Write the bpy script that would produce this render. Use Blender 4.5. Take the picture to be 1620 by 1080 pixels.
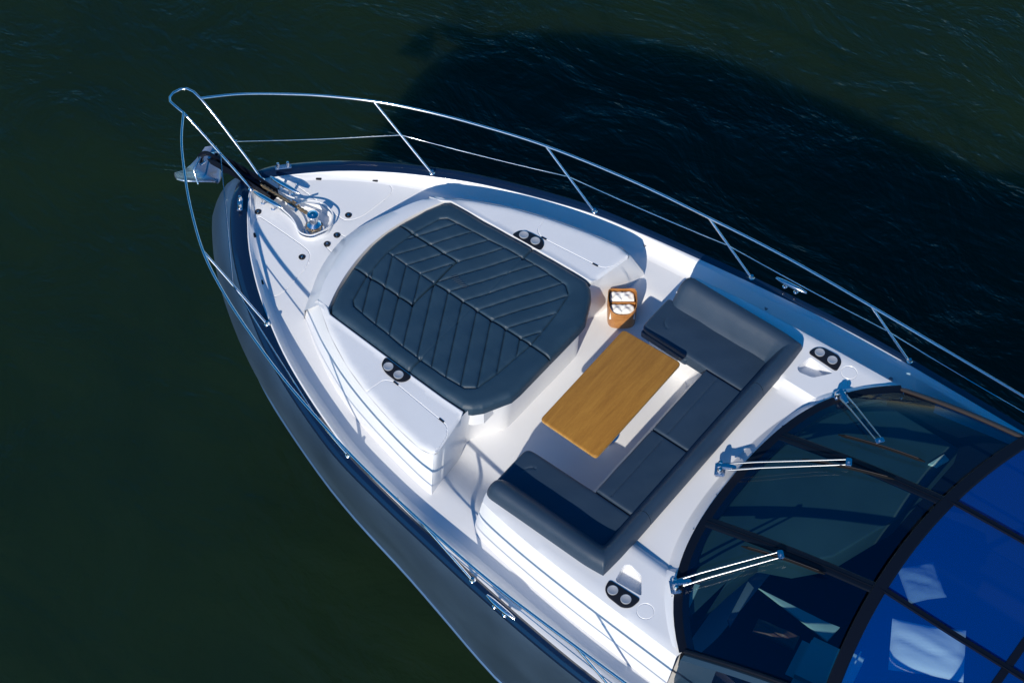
import bpy, bmesh, math, random
import numpy as np
from mathutils import Vector, Matrix
from mathutils.geometry import delaunay_2d_cdt
for o in list(bpy.data.objects): bpy.data.objects.remove(o)
S = bpy.context.scene
COL = S.collection
random.seed(7); RNG = np.random.default_rng(7)

# ------------------------------------------------------------------ camera
cam = bpy.data.cameras.new('camera'); co = bpy.data.objects.new('camera', cam); COL.objects.link(co)
co.location = (6.10725, -7.44543, 13.51012)
co.rotation_euler = (math.radians(36.14815), 0, math.radians(38.72514))
cam.sensor_width = 36; cam.lens = 3024/1620*36; cam.clip_end = 3000; cam.clip_start = .1
S.camera = co
# ------------------------------------------------------------------ sky and sun
SUN = Vector((.258, -.812, .523)).normalized()
w = bpy.data.worlds.new('World'); S.world = w; w.use_nodes = True
nt = w.node_tree; nt.nodes.clear()
sky = nt.nodes.new('ShaderNodeTexSky'); sky.sky_type = 'NISHITA'; sky.sun_disc = False
sky.sun_elevation = math.asin(SUN.z); sky.sun_rotation = math.atan2(SUN.x, SUN.y)
sky.air_density = 1.0; sky.dust_density = .1; sky.ozone_density = 4.5
hs = nt.nodes.new('ShaderNodeHueSaturation'); hs.inputs['Saturation'].default_value = 1.5
bg = nt.nodes.new('ShaderNodeBackground'); bg.inputs[1].default_value = .12
ow = nt.nodes.new('ShaderNodeOutputWorld')
nt.links.new(sky.outputs[0], hs.inputs['Color']); nt.links.new(hs.outputs[0], bg.inputs[0]); nt.links.new(bg.outputs[0], ow.inputs[0])
sl = bpy.data.lights.new('sun', 'SUN'); sl.energy = 4.35; sl.angle = math.radians(.53); sl.color = (1, .925, .80)
so = bpy.data.objects.new('sun', sl); COL.objects.link(so)
so.rotation_euler = SUN.to_track_quat('Z', 'Y').to_euler(); so.location = (0, -20, 20)
S.view_settings.view_transform = 'Standard'; S.view_settings.look = 'None'
S.view_settings.gamma = 1; S.view_settings.exposure = 0; S.view_settings.use_curve_mapping = False
S.render.engine = 'CYCLES'
S.cycles.max_bounces = 8; S.cycles.transparent_max_bounces = 12

# ------------------------------------------------------------------ materials
def mat(name, col, rough=.5, metal=0., spec=.5, coat=0., bump=None, var=None, sheen=0.):
    m = bpy.data.materials.new(name); m.use_nodes = True; n = m.node_tree.nodes; l = m.node_tree.links
    b = n['Principled BSDF']; b.inputs['Base Color'].default_value = (*col, 1); b.inputs['Roughness'].default_value = rough
    b.inputs['Metallic'].default_value = metal; b.inputs['Specular IOR Level'].default_value = spec
    b.inputs['Coat Weight'].default_value = coat; b.inputs['Coat Roughness'].default_value = .06
    b.inputs['Sheen Weight'].default_value = sheen
    tc = n.new('ShaderNodeTexCoord')
    if bump:
        for i, (sc, st, det) in enumerate(bump):
            t = n.new('ShaderNodeTexNoise'); t.inputs['Scale'].default_value = sc; t.inputs['Detail'].default_value = det
            l.new(tc.outputs['Object'], t.inputs['Vector'])
            bp = n.new('ShaderNodeBump'); bp.inputs['Strength'].default_value = st; bp.inputs['Distance'].default_value = .01
            l.new(t.outputs[0], bp.inputs['Height'])
            if i: l.new(prev.outputs[0], bp.inputs['Normal'])
            prev = bp
        l.new(prev.outputs[0], b.inputs['Normal'])
    if var:
        sc, amt = var
        t = n.new('ShaderNodeTexNoise'); t.inputs['Scale'].default_value = sc; t.inputs['Detail'].default_value = 5
        l.new(tc.outputs['Object'], t.inputs['Vector'])
        mr = n.new('ShaderNodeMapRange'); mr.inputs[1].default_value = .3; mr.inputs[2].default_value = .7
        mr.inputs[3].default_value = 1-amt; mr.inputs[4].default_value = 1+amt; l.new(t.outputs[0], mr.inputs[0])
        mx = n.new('ShaderNodeVectorMath'); mx.operation = 'SCALE'; mx.inputs[0].default_value = col
        l.new(mr.outputs[0], mx.inputs['Scale']); l.new(mx.outputs[0], b.inputs['Base Color'])
        mr2 = n.new('ShaderNodeMapRange'); mr2.inputs[3].default_value = max(rough-.08, .02); mr2.inputs[4].default_value = rough+.08
        l.new(t.outputs[0], mr2.inputs[0]); l.new(mr2.outputs[0], b.inputs['Roughness'])
    return m
M = {}
M['gel'] = mat('white_gelcoat', (.78, .785, .80), .32, coat=.25, var=(1.6, .025))
M['skid'] = mat('white_nonskid', (.75, .755, .775), .6, bump=[(420, .12, 2)], var=(2.2, .03))
M['navyband'] = mat('navy_gloss_band', (.006, .016, .045), .18, coat=.6)
M['hull'] = mat('slate_metallic_paint', (.23, .355, .54), .48, metal=1., coat=.3, var=(1.2, .06))
M['steel'] = mat('polished_stainless', (.85, .85, .86), .17, metal=1.)
M['steel2'] = mat('satin_stainless', (.7, .71, .73), .22, metal=1., bump=[(60, .2, 3)])
M['chain'] = mat('weathered_chain', (.30, .23, .15), .5, metal=.75)
M['cup'] = mat('brushed_cup_cap', (.5, .51, .53), .45, metal=.4)
M['armsteel'] = mat('brushed_wiper_arm', (.42, .43, .45), .3, metal=.95)
M['anchor'] = mat('galvanised_anchor_plate', (.34, .39, .46), .25, metal=.8, bump=[(11, .9, 3)])
M['black'] = mat('black_plastic', (.012, .012, .015), .35)
M['rubber'] = mat('black_rubber', (.006, .006, .007), .7, spec=.15)
M['greycloth'] = mat('grey_blue_cloth', (.16, .22, .26), .85, bump=[(14, 1.0, 4)])
M['grey'] = mat('grey_seal', (.22, .23, .26), .6)
M['leather'] = mat('navy_leather', (.020, .048, .080), .47, spec=.45, bump=[(260, .18, 3), (9, .35, 2)], var=(3, .08))
M['leather2'] = mat('navy_vinyl', (.024, .046, .080), .46, spec=.45, bump=[(260, .15, 3), (6, .3, 2)], var=(3, .07))
M['piping'] = mat('navy_piping', (.05, .065, .09), .45)
M['lining'] = mat('brown_cabin_trim', (.045, .034, .03), .45)
M['dash'] = mat('teal_dashboard', (.05, .085, .085), .6, var=(2, .15))
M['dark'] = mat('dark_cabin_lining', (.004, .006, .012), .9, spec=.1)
M['cream'] = mat('cream_panel', (.72, .74, .62), .6)
M['orange'] = mat('terracotta_leather', (.28, .09, .05), .5)
M['fabric'] = mat('white_cotton', (.8, .8, .78), .8, bump=[(3.2, .6, 2), (60, .15, 2)])
M['navysuper'] = mat('navy_superstructure', (.022, .05, .085), .4, metal=.1, coat=.1)
M['mullion'] = mat('black_frame', (.003, .005, .012), .5, spec=.25)

def wood(name, c1, c2, c3, ang, sx=1.4, sy=16):
    m = mat(name, c1, .38, coat=.12); n = m.node_tree.nodes; l = m.node_tree.links; b = n['Principled BSDF']
    tc = n.new('ShaderNodeTexCoord'); mp = n.new('ShaderNodeMapping'); mp.inputs['Scale'].default_value = (sy, sx, sx)
    mp.inputs['Rotation'].default_value = (0, 0, ang); l.new(tc.outputs['Object'], mp.inputs['Vector'])
    t = n.new('ShaderNodeTexNoise'); t.inputs['Scale'].default_value = 1.6; t.inputs['Detail'].default_value = 9; t.inputs['Roughness'].default_value = .62
    t.inputs['Distortion'].default_value = .35; l.new(mp.outputs[0], t.inputs['Vector'])
    r = n.new('ShaderNodeValToRGB'); r.color_ramp.elements[0].position = .3; r.color_ramp.elements[1].position = .72
    r.color_ramp.elements[0].color = (*c1, 1); r.color_ramp.elements[1].color = (*c3, 1)
    e = r.color_ramp.elements.new(.5); e.color = (*c2, 1)
    l.new(t.outputs[0], r.inputs[0])
    f = n.new('ShaderNodeTexNoise'); f.inputs['Scale'].default_value = 22; f.inputs['Detail'].default_value = 4; l.new(mp.outputs[0], f.inputs['Vector'])
    mr = n.new('ShaderNodeMapRange'); mr.inputs[3].default_value = .72; mr.inputs[4].default_value = 1.25; l.new(f.outputs[0], mr.inputs[0])
    vm = n.new('ShaderNodeVectorMath'); vm.operation = 'SCALE'; l.new(r.outputs[0], vm.inputs[0]); l.new(mr.outputs[0], vm.inputs['Scale'])
    l.new(vm.outputs[0], b.inputs['Base Color'])
    bp = n.new('ShaderNodeBump'); bp.inputs['Strength'].default_value = .15; bp.inputs['Distance'].default_value = .003; l.new(f.outputs[0], bp.inputs['Height']); l.new(bp.outputs[0], b.inputs['Normal'])
    return m
M['teak'] = wood('teak_tabletop', (.315, .135, .018), (.385, .172, .024), (.45, .212, .032), 0)
M['edge'] = wood('teak_edge', (.42, .22, .05), (.55, .30, .08), (.62, .36, .11), 0)
M['basket'] = wood('bent_wood_veneer', (.30, .115, .025), (.42, .18, .05), (.55, .27, .09), .3, 6, 3)

def glass(name, tint, sky_tint=None, fw=0., gl=.06):
    m = bpy.data.materials.new(name); m.use_nodes = True; n = m.node_tree.nodes; l = m.node_tree.links; n.clear()
    out = n.new('ShaderNodeOutputMaterial'); tr = n.new('ShaderNodeBsdfTransparent'); tr.inputs[0].default_value = (*tint, 1)
    last = tr
    if sky_tint:
        df = n.new('ShaderNodeBsdfDiffuse'); df.inputs[0].default_value = (*sky_tint, 1)  # diffuse blue painted into the tinted glass in place of reflected sky
        mx = n.new('ShaderNodeMixShader'); mx.inputs[0].default_value = fw; l.new(tr.outputs[0], mx.inputs[1]); l.new(df.outputs[0], mx.inputs[2]); last = mx
    g = n.new('ShaderNodeBsdfGlossy'); g.inputs['Roughness'].default_value = .02; g.inputs[0].default_value = (1, 1, 1, 1)
    lw_ = n.new('ShaderNodeLayerWeight'); lw_.inputs[0].default_value = .5
    pw = n.new('ShaderNodeMath'); pw.operation = 'POWER'; pw.inputs[1].default_value = 5; l.new(lw_.outputs['Facing'], pw.inputs[0])
    ad = n.new('ShaderNodeMath'); ad.operation = 'MULTIPLY_ADD'; ad.inputs[1].default_value = .6; ad.inputs[2].default_value = .03+gl; l.new(pw.outputs[0], ad.inputs[0])
    m2 = n.new('ShaderNodeMixShader'); l.new(ad.outputs[0], m2.inputs[0]); l.new(last.outputs[0], m2.inputs[1]); l.new(g.outputs[0], m2.inputs[2])
    l.new(m2.outputs[0], out.inputs[0]); return m
M['glass'] = glass('smoked_windshield_glass', (.45, .66, .74), (.0, .024, .12), .14, gl=-.01)
M['roofglass'] = glass('blue_roof_glass', (.60, .77, .86), (.0, .16, .95), .19, .0)

def water_mat():
    m = mat('harbour_water', (.0075, .0195, .0100), .12, spec=.33); n = m.node_tree.nodes; l = m.node_tree.links; b = n['Principled BSDF']
    b.inputs['IOR'].default_value = 1.33
    b.subsurface_method = 'BURLEY'; b.inputs['Subsurface Weight'].default_value = 1.0; b.inputs['Subsurface Radius'].default_value = (.6, 1.0, .8); b.inputs['Subsurface Scale'].default_value = 1.0
    tc = n.new('ShaderNodeTexCoord')
    prev = None
    for sc, st, sx, rot in ((.5, .26, 1.6, .5), (2.0, .20, 2.4, .25), (5, .15, 1.8, -.3), (18, .06, 1.2, .2)):
        mp = n.new('ShaderNodeMapping'); mp.inputs['Rotation'].default_value = (0, 0, rot-.6); mp.inputs['Scale'].default_value = (1, sx, 1)
        l.new(tc.outputs['Object'], mp.inputs['Vector'])
        t = n.new('ShaderNodeTexNoise'); t.inputs['Scale'].default_value = sc; t.inputs['Detail'].default_value = 5; t.inputs['Roughness'].default_value = .55
        t.inputs['Distortion'].default_value = .8
        l.new(mp.outputs[0], t.inputs['Vector'])
        bp = n.new('ShaderNodeBump'); bp.inputs['Strength'].default_value = st; bp.inputs['Distance'].default_value = .35/sc
        l.new(t.outputs[0], bp.inputs['Height'])
        if prev: l.new(prev.outputs[0], bp.inputs['Normal'])
        prev = bp
    l.new(prev.outputs[0], b.inputs['Normal'])
    # murky green patches of suspended silt
    t = n.new('ShaderNodeTexNoise'); t.inputs['Scale'].default_value = .35; t.inputs['Detail'].default_value = 4; l.new(tc.outputs['Object'], t.inputs['Vector'])
    r = n.new('ShaderNodeValToRGB'); r.color_ramp.elements[0].position = .35; r.color_ramp.elements[1].position = .7
    r.color_ramp.elements[0].color = (.0072, .0185, .0104, 1); r.color_ramp.elements[1].color = (.0095, .0220, .0096, 1)
    l.new(t.outputs[0], r.inputs[0]); l.new(r.outputs[0], b.inputs['Base Color'])
    return m
M['water'] = water_mat()

# ------------------------------------------------------------------ mesh helpers
def link(name, me, m, parent=None, smooth=True, angle=40):
    me.update()
    if m is not None and len(me.materials) == 0:
        me.materials.append(M[m] if isinstance(m, str) else m)
    if smooth:
        me.shade_smooth()
        me.set_sharp_from_angle(angle=math.radians(angle))
    o = bpy.data.objects.new(name, me); COL.objects.link(o); o.parent = parent
    return o
def from_data(name, v, f, m, parent=None, smooth=True, angle=40, fix=True):
    me = bpy.data.meshes.new(name); me.from_pydata([tuple(map(float, p)) for p in v], [], [tuple(map(int, q)) for q in f]); me.validate()
    if fix:
        bm = bmesh.new(); bm.from_mesh(me); bmesh.ops.remove_doubles(bm, verts=bm.verts, dist=1e-5); bmesh.ops.recalc_face_normals(bm, faces=bm.faces); bm.to_mesh(me); bm.free()
    return link(name, me, m, parent, smooth, angle)
def from_bm(name, bm, m, parent=None, smooth=True, angle=40):
    bmesh.ops.recalc_face_normals(bm, faces=bm.faces)
    me = bpy.data.meshes.new(name); bm.to_mesh(me); bm.free()
    return link(name, me, m, parent, smooth, angle)
def empty(name, loc, label=None, cat=None, group=None):
    o = bpy.data.objects.new(name, None); COL.objects.link(o); o.location = loc; o.empty_display_size = .2
    if label: o['label'] = label; o['category'] = cat
    if group: o['group'] = group
    return o
def tag(o, label, cat, group=None):
    o['label'] = label; o['category'] = cat
    if group: o['group'] = group
    return o
def keep(o, parent):                       # parent without moving (parent not rotated)
    o.parent = parent; o.matrix_parent_inverse = Matrix.Translation(parent.location).inverted(); return o

def prism_bm(bm, pts, z0, z1, bev=0., seg=3, bottom=False):
    vb = [bm.verts.new((p[0], p[1], z0 if not callable(z0) else z0(*p))) for p in pts]
    vt = [bm.verts.new((p[0], p[1], z1 if not callable(z1) else z1(*p))) for p in pts]
    n = len(pts); ft = bm.faces.new(vt)
    fs = [ft, bm.faces.new(vb[::-1])]
    for i in range(n): fs.append(bm.faces.new((vb[i], vb[(i+1) % n], vt[(i+1) % n], vt[i])))
    bmesh.ops.recalc_face_normals(bm, faces=fs)
    if bev:
        ed = list(ft.edges) + (list(fs[1].edges) if bottom else [])
        bmesh.ops.bevel(bm, geom=ed, offset=bev, segments=seg, affect='EDGES', profile=.5)
def prism(name, pts, z0, z1, m, parent=None, bev=0., seg=3, bottom=False):
    bm = bmesh.new(); prism_bm(bm, pts, z0, z1, bev, seg, bottom); return from_bm(name, bm, m, parent)
def box_bm(bm, c, s, mtx=None, bev=0.):
    r = bmesh.ops.create_cube(bm, size=1); vs = r['verts']
    T = Matrix.Translation(c) @ (mtx or Matrix()) @ Matrix.Diagonal((*s, 1))
    bmesh.ops.transform(bm, matrix=T, verts=vs)
    if bev: bmesh.ops.bevel(bm, geom=list({e for v in vs for e in v.link_edges}), offset=bev, segments=2, affect='EDGES')
def lathe_bm(bm, prof, c=(0, 0, 0), seg=24, mtx=None):
    mtx = mtx or Matrix(); rings = []
    for r, z in prof:
        rings.append([bm.verts.new(Vector(c) + mtx @ Vector((r*math.cos(a), r*math.sin(a), z))) for a in [2*math.pi*i/seg for i in range(seg)]])
    for a, b in zip(rings, rings[1:]):
        for i in range(seg): bm.faces.new((a[i], a[(i+1) % seg], b[(i+1) % seg], b[i]))
    bm.faces.new(rings[-1]); bm.faces.new(rings[0][::-1])
def lathe(name, prof, c, m, parent=None, seg=24, mtx=None, angle=40):
    bm = bmesh.new(); lathe_bm(bm, prof, c, seg, mtx); return from_bm(name, bm, m, parent, angle=angle)
def catmull(P, n=6, closed=False):
    P = [np.array(p, float) for p in P]; N = len(P); out = []
    rng = range(N) if closed else range(N-1)
    for i in rng:
        g = (lambda k: P[k % N]) if closed else (lambda k: P[min(max(k, 0), N-1)])
        a, b, c, d = g(i-1), g(i), g(i+1), g(i+2)
        for j in range(n):
            t = j/n; out.append(.5*((2*b)+(c-a)*t+(2*a-5*b+4*c-d)*t*t+(3*b-a-3*c+d)*t**3))
    if not closed: out.append(P[-1])
    return out
def tube_bm(bm, path, r, seg=10, caps=True, closed=False):
    path = [Vector(p) for p in path]; n = len(path); rings = []; up = None
    for i, p in enumerate(path):
        t = ((path[(i+1) % n] - path[i-1]) if closed else (path[min(i+1, n-1)] - path[max(i-1, 0)])).normalized()
        if up is None: up = Vector((0, 0, 1)) if abs(t.z) < .9 else Vector((1, 0, 0))
        s = t.cross(up).normalized(); up = s.cross(t).normalized()
        rr = r[i] if hasattr(r, '__len__') else r
        rings.append([bm.verts.new(p + s*rr*math.cos(a) + up*rr*math.sin(a)) for a in [2*math.pi*k/seg for k in range(seg)]])
    pairs = list(zip(rings, rings[1:])) + ([(rings[-1], rings[0])] if closed else [])
    for a, b in pairs:
        for k in range(seg): bm.faces.new((a[k], a[(k+1) % seg], b[(k+1) % seg], b[k]))
    if caps and not closed: bm.faces.new(rings[0][::-1]); bm.faces.new(rings[-1])
def tube(name, path, r, m, parent=None, seg=10, closed=False):
    bm = bmesh.new(); tube_bm(bm, path, r, seg, closed=closed); return from_bm(name, bm, m, parent, angle=60)
def segdist(P, A, B):
    A = np.asarray(A, float); B = np.asarray(B, float); out = np.full(len(P), 1e9)
    for a, b in zip(A, B):
        d = b-a; L = d@d
        t = np.clip(((P-a)@d)/max(L, 1e-12), 0, 1); out = np.minimum(out, np.hypot(*(P-(a+t[:, None]*d)).T))
    return out
def inside(P, poly):
    x, y = P[:, 0], P[:, 1]; c = np.zeros(len(P), bool); n = len(poly)
    for i in range(n):
        (x0, y0), (x1, y1) = poly[i], poly[(i+1) % n]
        if y0 == y1: continue
        k = ((y0 > y) != (y1 > y)) & (x < (x1-x0)*(y-y0)/(y1-y0)+x0); c ^= k
    return c
def dense(poly, sp, closed=True):
    out = []; n = len(poly)
    for i in range(n if closed else n-1):
        a = np.array(poly[i], float); b = np.array(poly[(i+1) % n], float); k = max(1, int(np.ceil(np.hypot(*(b-a))/sp)))
        for j in range(k): out.append(a+(b-a)*j/k)
    if not closed: out.append(np.array(poly[-1], float))
    return np.array(out)
def sheet(name, outline, zf, m, parent=None, sp=.03, holes=(), lines=(), lw=.004, skirt=None, hole_depth=None, angle=50, rim=None):
    """triangulated sheet over a polygon with holes; zf(P)->z; lines get extra rows of points; skirt drops the outer edge to z"""
    B = dense(outline, sp); H = [dense(h, min(sp, .02)) for h in holes]
    pts = [B]; 
    for h in H: pts.append(h)
    xs = np.arange(B[:, 0].min(), B[:, 0].max(), sp); ys = np.arange(B[:, 1].min(), B[:, 1].max(), sp*.87)
    G = np.array([(x+(sp/2 if j % 2 else 0), y) for j, y in enumerate(ys) for x in xs])
    A_ = [np.array(p) for p in B]; Bn = [np.array(p) for p in np.roll(B, -1, 0)]
    ok = inside(G, B) & (segdist(G, outline, np.roll(np.array(outline, float), -1, 0)) > sp*.45)
    for h, hd in zip(holes, H): ok &= ~inside(G, hd) & (segdist(G, h, np.roll(np.array(h, float), -1, 0)) > min(sp, .02)*.45)
    G = G[ok]
    if rim:
        R_ = []
        for d in rim:
            c = np.roll(B, -1, 0)-np.roll(B, 1, 0); nn = np.stack([-c[:, 1], c[:, 0]], 1); nn /= np.hypot(*nn.T)[:, None]+1e-9
            area = np.sum(B[:, 0]*np.roll(B[:, 1], -1)-B[:, 1]*np.roll(B[:, 0], -1)); sgn = 1 if area > 0 else -1
            R_.append(B+nn*d*sgn)
        R_ = np.concatenate(R_); R_ = R_[inside(R_, B)]
        G = G[segdist(G, outline, np.roll(np.array(outline, float), -1, 0)) > max(rim)+sp*.4]
        pts.append(R_)
    if lines:
        LA = [l[0] for l in lines]; LB = [l[1] for l in lines]
        G = G[segdist(G, LA, LB) > lw*3]
        E = []
        for a, b in lines:
            a = np.array(a, float); b = np.array(b, float); L = np.hypot(*(b-a))
            if L < 1e-6: continue
            nn = np.array([-(b-a)[1], (b-a)[0]])/L; k = max(2, int(L/max(lw*2.5, sp*.5))+1)
            for j in range(k):
                for q in (-2, -1, 0, 1, 2): E.append(a+(b-a)*j/(k-1)+nn*q*lw)
        E = np.array(E); okE = inside(E, B) & (segdist(E, outline, np.roll(np.array(outline, float), -1, 0)) > lw*.5)
        for h, hd in zip(holes, H): okE &= ~inside(E, hd)
        pts.append(E[okE])
    pts.append(G)
    P = np.concatenate(pts)
    edges = []; k = 0
    for loop in [B]+H:
        n = len(loop); edges += [(k+i, k+(i+1) % n) for i in range(n)]; k += n
    r = delaunay_2d_cdt([Vector(p) for p in P], edges, [], 0, 1e-5)
    V = np.array([tuple(v) for v in r[0]]); F = np.array([tuple(f) for f in r[2]])
    C = V[F].mean(1); good = inside(C, B)
    for hd in H: good &= ~inside(C, hd)
    F = F[good]; Z = zf(V)
    verts = [(*V[i], Z[i]) for i in range(len(V))]; faces = [tuple(f) for f in F]
    me = bpy.data.meshes.new(name); me.from_pydata([tuple(map(float, p)) for p in verts], [], [tuple(map(int, q)) for q in faces])
    bm = bmesh.new(); bm.from_mesh(me)
    bmesh.ops.delete(bm, geom=[v for v in bm.verts if not v.link_faces], context='VERTS')
    bmesh.ops.recalc_face_normals(bm, faces=bm.faces)
    if sum(f.normal.z for f in bm.faces) < 0: bmesh.ops.reverse_faces(bm, faces=bm.faces)
    def drop(sel, z):
        ed = [e for e in bm.edges if len(e.link_faces) == 1 and sel(e)]
        if not ed: return
        g = bmesh.ops.extrude_edge_only(bm, edges=ed)['geom']
        vs = [x for x in g if isinstance(x, bmesh.types.BMVert)]
        for v in vs: v.co.z = z if not callable(z) else z(v.co)
        return [x for x in g if isinstance(x, bmesh.types.BMEdge)]
    def on_outer(e):
        p = np.array([[(e.verts[0].co.x+e.verts[1].co.x)/2, (e.verts[0].co.y+e.verts[1].co.y)/2]])
        return segdist(p, outline, np.roll(np.array(outline, float), -1, 0))[0] < 2e-3
    if skirt is not None:
        if not holes:
            drop(lambda e: True, skirt)
        else: drop(on_outer, skirt)
    if hole_depth is not None:
        ed = drop(lambda e: not on_outer(e) and all(abs(v.co.z-(skirt if skirt is not None and not callable(skirt) else 1e9)) > 1e-4 for v in e.verts), hole_depth)
        if ed: 
            r2 = bmesh.ops.holes_fill(bm, edges=[e for e in ed if len(e.link_faces) == 1], sides=0)
    bm.to_mesh(me); bm.free()
    return link(name, me, m, parent, True, angle)
def interp(tab):
    X = np.array([t[0] for t in tab]); Y = np.array([t[1] for t in tab])
    # monotone-ish smooth resample through catmull
    c = np.array(catmull([(x, y) for x, y in tab], 8)); X = c[:, 0]; Y = c[:, 1]
    o = np.argsort(X)
    return lambda x: np.interp(x, X[o], Y[o])
def sm(x, a, b):
    t = np.clip((x-a)/(b-a), 0, 1); return t*t*(3-2*t)
def mir(P): return [(p[0], -p[1], *p[2:]) for p in P]
def roundpoly(P, r, n=4):
    out = []; N = len(P)
    for i in range(N):
        p = np.array(P[i][:2], float); a = np.array(P[i-1][:2], float); b = np.array(P[(i+1) % N][:2], float)
        ri = P[i][2] if len(P[i]) > 2 else r
        d1 = a-p; d2 = b-p; l1 = np.hypot(*d1); l2 = np.hypot(*d2); q = min(ri, l1*.45, l2*.45)
        if q < 1e-4: out.append(p); continue
        s = p+d1/l1*q; e = p+d2/l2*q
        for k in range(n+1):
            t = k/n; out.append((1-t)**2*s+2*t*(1-t)*p+t*t*e)
    return [tuple(x) for x in out]

# ------------------------------------------------------------------ water
WZ = -3.0
bm = bmesh.new(); bmesh.ops.create_grid(bm, x_segments=4, y_segments=4, size=900)
wo = from_bm('water', bm, 'water', smooth=False); wo.location = (0, 0, WZ); wo['kind'] = 'structure'

# ------------------------------------------------------------------ yacht: hull and deck
Y = empty('motor_yacht', (0, 0, WZ), 'slate blue motor yacht with white foredeck, steel railings and dark raked windshield', 'yacht')
def part(o, parent=None):
    if parent is None: keep(o, Y)
    return o
Dtab = [(-2.9, 0), (-2.865, .07), (-2.81, .14), (-2.74, .225), (-2.6, .38), (-2.37, .6), (-2.04, .85), (-1.7, 1.06), (-1.3, 1.27), (-.8, 1.47), (-.25, 1.645), (.3, 1.745), (.9, 1.83), (1.4, 1.895), (2, 1.955), (2.6, 1.99), (3.6, 2.0), (7.5, 2.0)]
D = interp(Dtab)
Ctab = [(-3.45, 0), (-3.36, .10), (-3.2, .25), (-2.9, .49), (-2.4, .79), (-1.89, 1.03), (-1.08, 1.31), (-.48, 1.47), (.23, 1.61), (.76, 1.73), (1.32, 1.86), (1.76, 1.92), (3, 1.97), (7.5, 1.98)]
CH = interp(Ctab)
XE = 7.5
ts = np.concatenate([np.linspace(0, .03, 8)[:-1], np.linspace(.03, .2, 16)[:-1], np.linspace(.2, 1, 46)])
def row(k, x0, z, off=0., zt=None):
    xs = x0+(XE-x0)*ts
    xd = -2.9+(XE+2.9)*ts; xc = -3.45+(XE+3.45)*ts
    y = (1-k)*(D(xd)+off*np.minimum(1, ts/.012)) + k*CH(xc)
    return [(x, yy, z if zt is None else zt(x)) for x, yy in zip(xs, y)]
def loft_sym(name, rows, m, parent=None, angle=30, sides=(1, -1)):
    v = []; f = []; n = len(rows[0])
    for s in sides:
        base = len(v)
        for r in rows: v += [(p[0], p[1]*s, p[2]) for p in r]
        for j in range(len(rows)-1):
            for i in range(n-1):
                a = base+j*n+i; q = (a, a+1, a+n+1, a+n); f.append(q if s > 0 else q[::-1])
    return from_data(name, v, f, m, parent, True, angle)
part(loft_sym('hull', [row(0, -3.05, .262, .078), row(.02, -3.14, .18, .095), row(.08, -3.26, .02, .10), row(.2, -3.38, -.2, .09), row(.42, -3.44, -.5, .07), row(.7, -3.45, -.85, .04), row(1, -3.43, -1.17), row(1, -3.43, -1.19, 0)], 'hull', angle=50))
part(loft_sym('spray_rail', [[(x, y+.004, -1.165) for x, y, z in row(1, -3.43, -1.17)], [(x, y+.016, -1.18) for x, y, z in row(1, -3.43, -1.17)], [(x, y+.014, -1.20) for x, y, z in row(1, -3.43, -1.17)], [(x, y-.03, -1.21) for x, y, z in row(1, -3.43, -1.17)]], 'hull'))
def scale_row(r, s, dz, dx): return [(x+dx, y*s, dz) for x, y, z in r]
part(loft_sym('hull_bottom', [scale_row(row(1, -3.44, -1.2), .985, -1.2, 0), scale_row(row(1, -3.4, -1.2), .72, -1.9, .2), scale_row(row(1, -3.3, -1.2), .5, -3.2, .5)], 'navyband'))
part(loft_sym('gunwale_band', [row(0, -2.9, .305), row(0, -2.93, .318, .02), row(0, -3.0, .314, .055), row(0, -3.035, .29, .075), row(0, -3.05, .26, .079)], 'navyband'))
CW = lambda x: .012+.06*sm(x, .2, 1.6)
ZD = lambda x: .283-.115*sm(x, -2.8, -1.15)
xs_d = np.concatenate([np.linspace(-2.895, -2.6, 14)[:-1], np.linspace(-2.6, 7.4, 90)])
def drow(off, zf): return [(x, max(D(x)-off(x), 0), zf(x)) for x in xs_d]
lip = drow(lambda x: .0, lambda x: .305); lip2 = drow(lambda x: CW(x), lambda x: .310)
lip3 = drow(lambda x: CW(x)+.012, lambda x: .300)
b1 = drow(lambda x: CW(x)+.03+.03*sm(x, -2, 0), lambda x: ZD(x)+.025); b2 = drow(lambda x: CW(x)+.06+.04*sm(x, -2, 0), lambda x: ZD(x)+.004)
b3 = drow(lambda x: CW(x)+.10+.04*sm(x, -2, 0), lambda x: ZD(x)-.002)
part(loft_sym('bulwark', [lip, lip2, lip3, b1, b2, b3], 'gel', angle=60))

# deck sheet with windlass well
def deckz(P):
    x, y = P[:, 0], np.abs(P[:, 1]); z = ZD(x)
    c = sm(x, .0, .25)
    z = z*(1-c*(1-sm(y, .92, 1.38)))
    return z
well = roundpoly([(-2.70, .055), (-2.48, .085), (-2.24, .22), (-2.06, .19), (-1.98, .03), (-2.05, -.14), (-2.16, -.175), (-2.30, -.09), (-2.50, -.06), (-2.70, -.055)], .07, 5)
xx = np.concatenate([np.linspace(-2.86, -2.5, 12)[:-1], np.linspace(-2.5, 3.0, 50)])
ho = [(x, float(max(D(x)-CW(x)-.09-.04*sm(x, -2, 0), .01))) for x in xx]
deck_out = ho + [(x, -y) for x, y in ho[::-1]]
hS = roundpoly([(-2.60, .24), (-2.56, .345, .03), (-2.47, .43), (-2.30, .58), (-2.09, .745), (-1.99, .81, .05), (-1.89, .80, .06), (-1.87, .70, .06), (-1.90, .36, .1), (-1.97, .235, .1), (-2.09, .225)], .03, 4)
def loop_lines(P, closed=True): n = len(P); return [(P[i], P[(i+1) % n]) for i in range(n if closed else n-1)]
fl = loop_lines(hS)+loop_lines(mir(hS)) + [((-1.93, .09), (-1.70, .13)), ((-1.93, -.09), (-1.70, -.13))]
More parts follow.
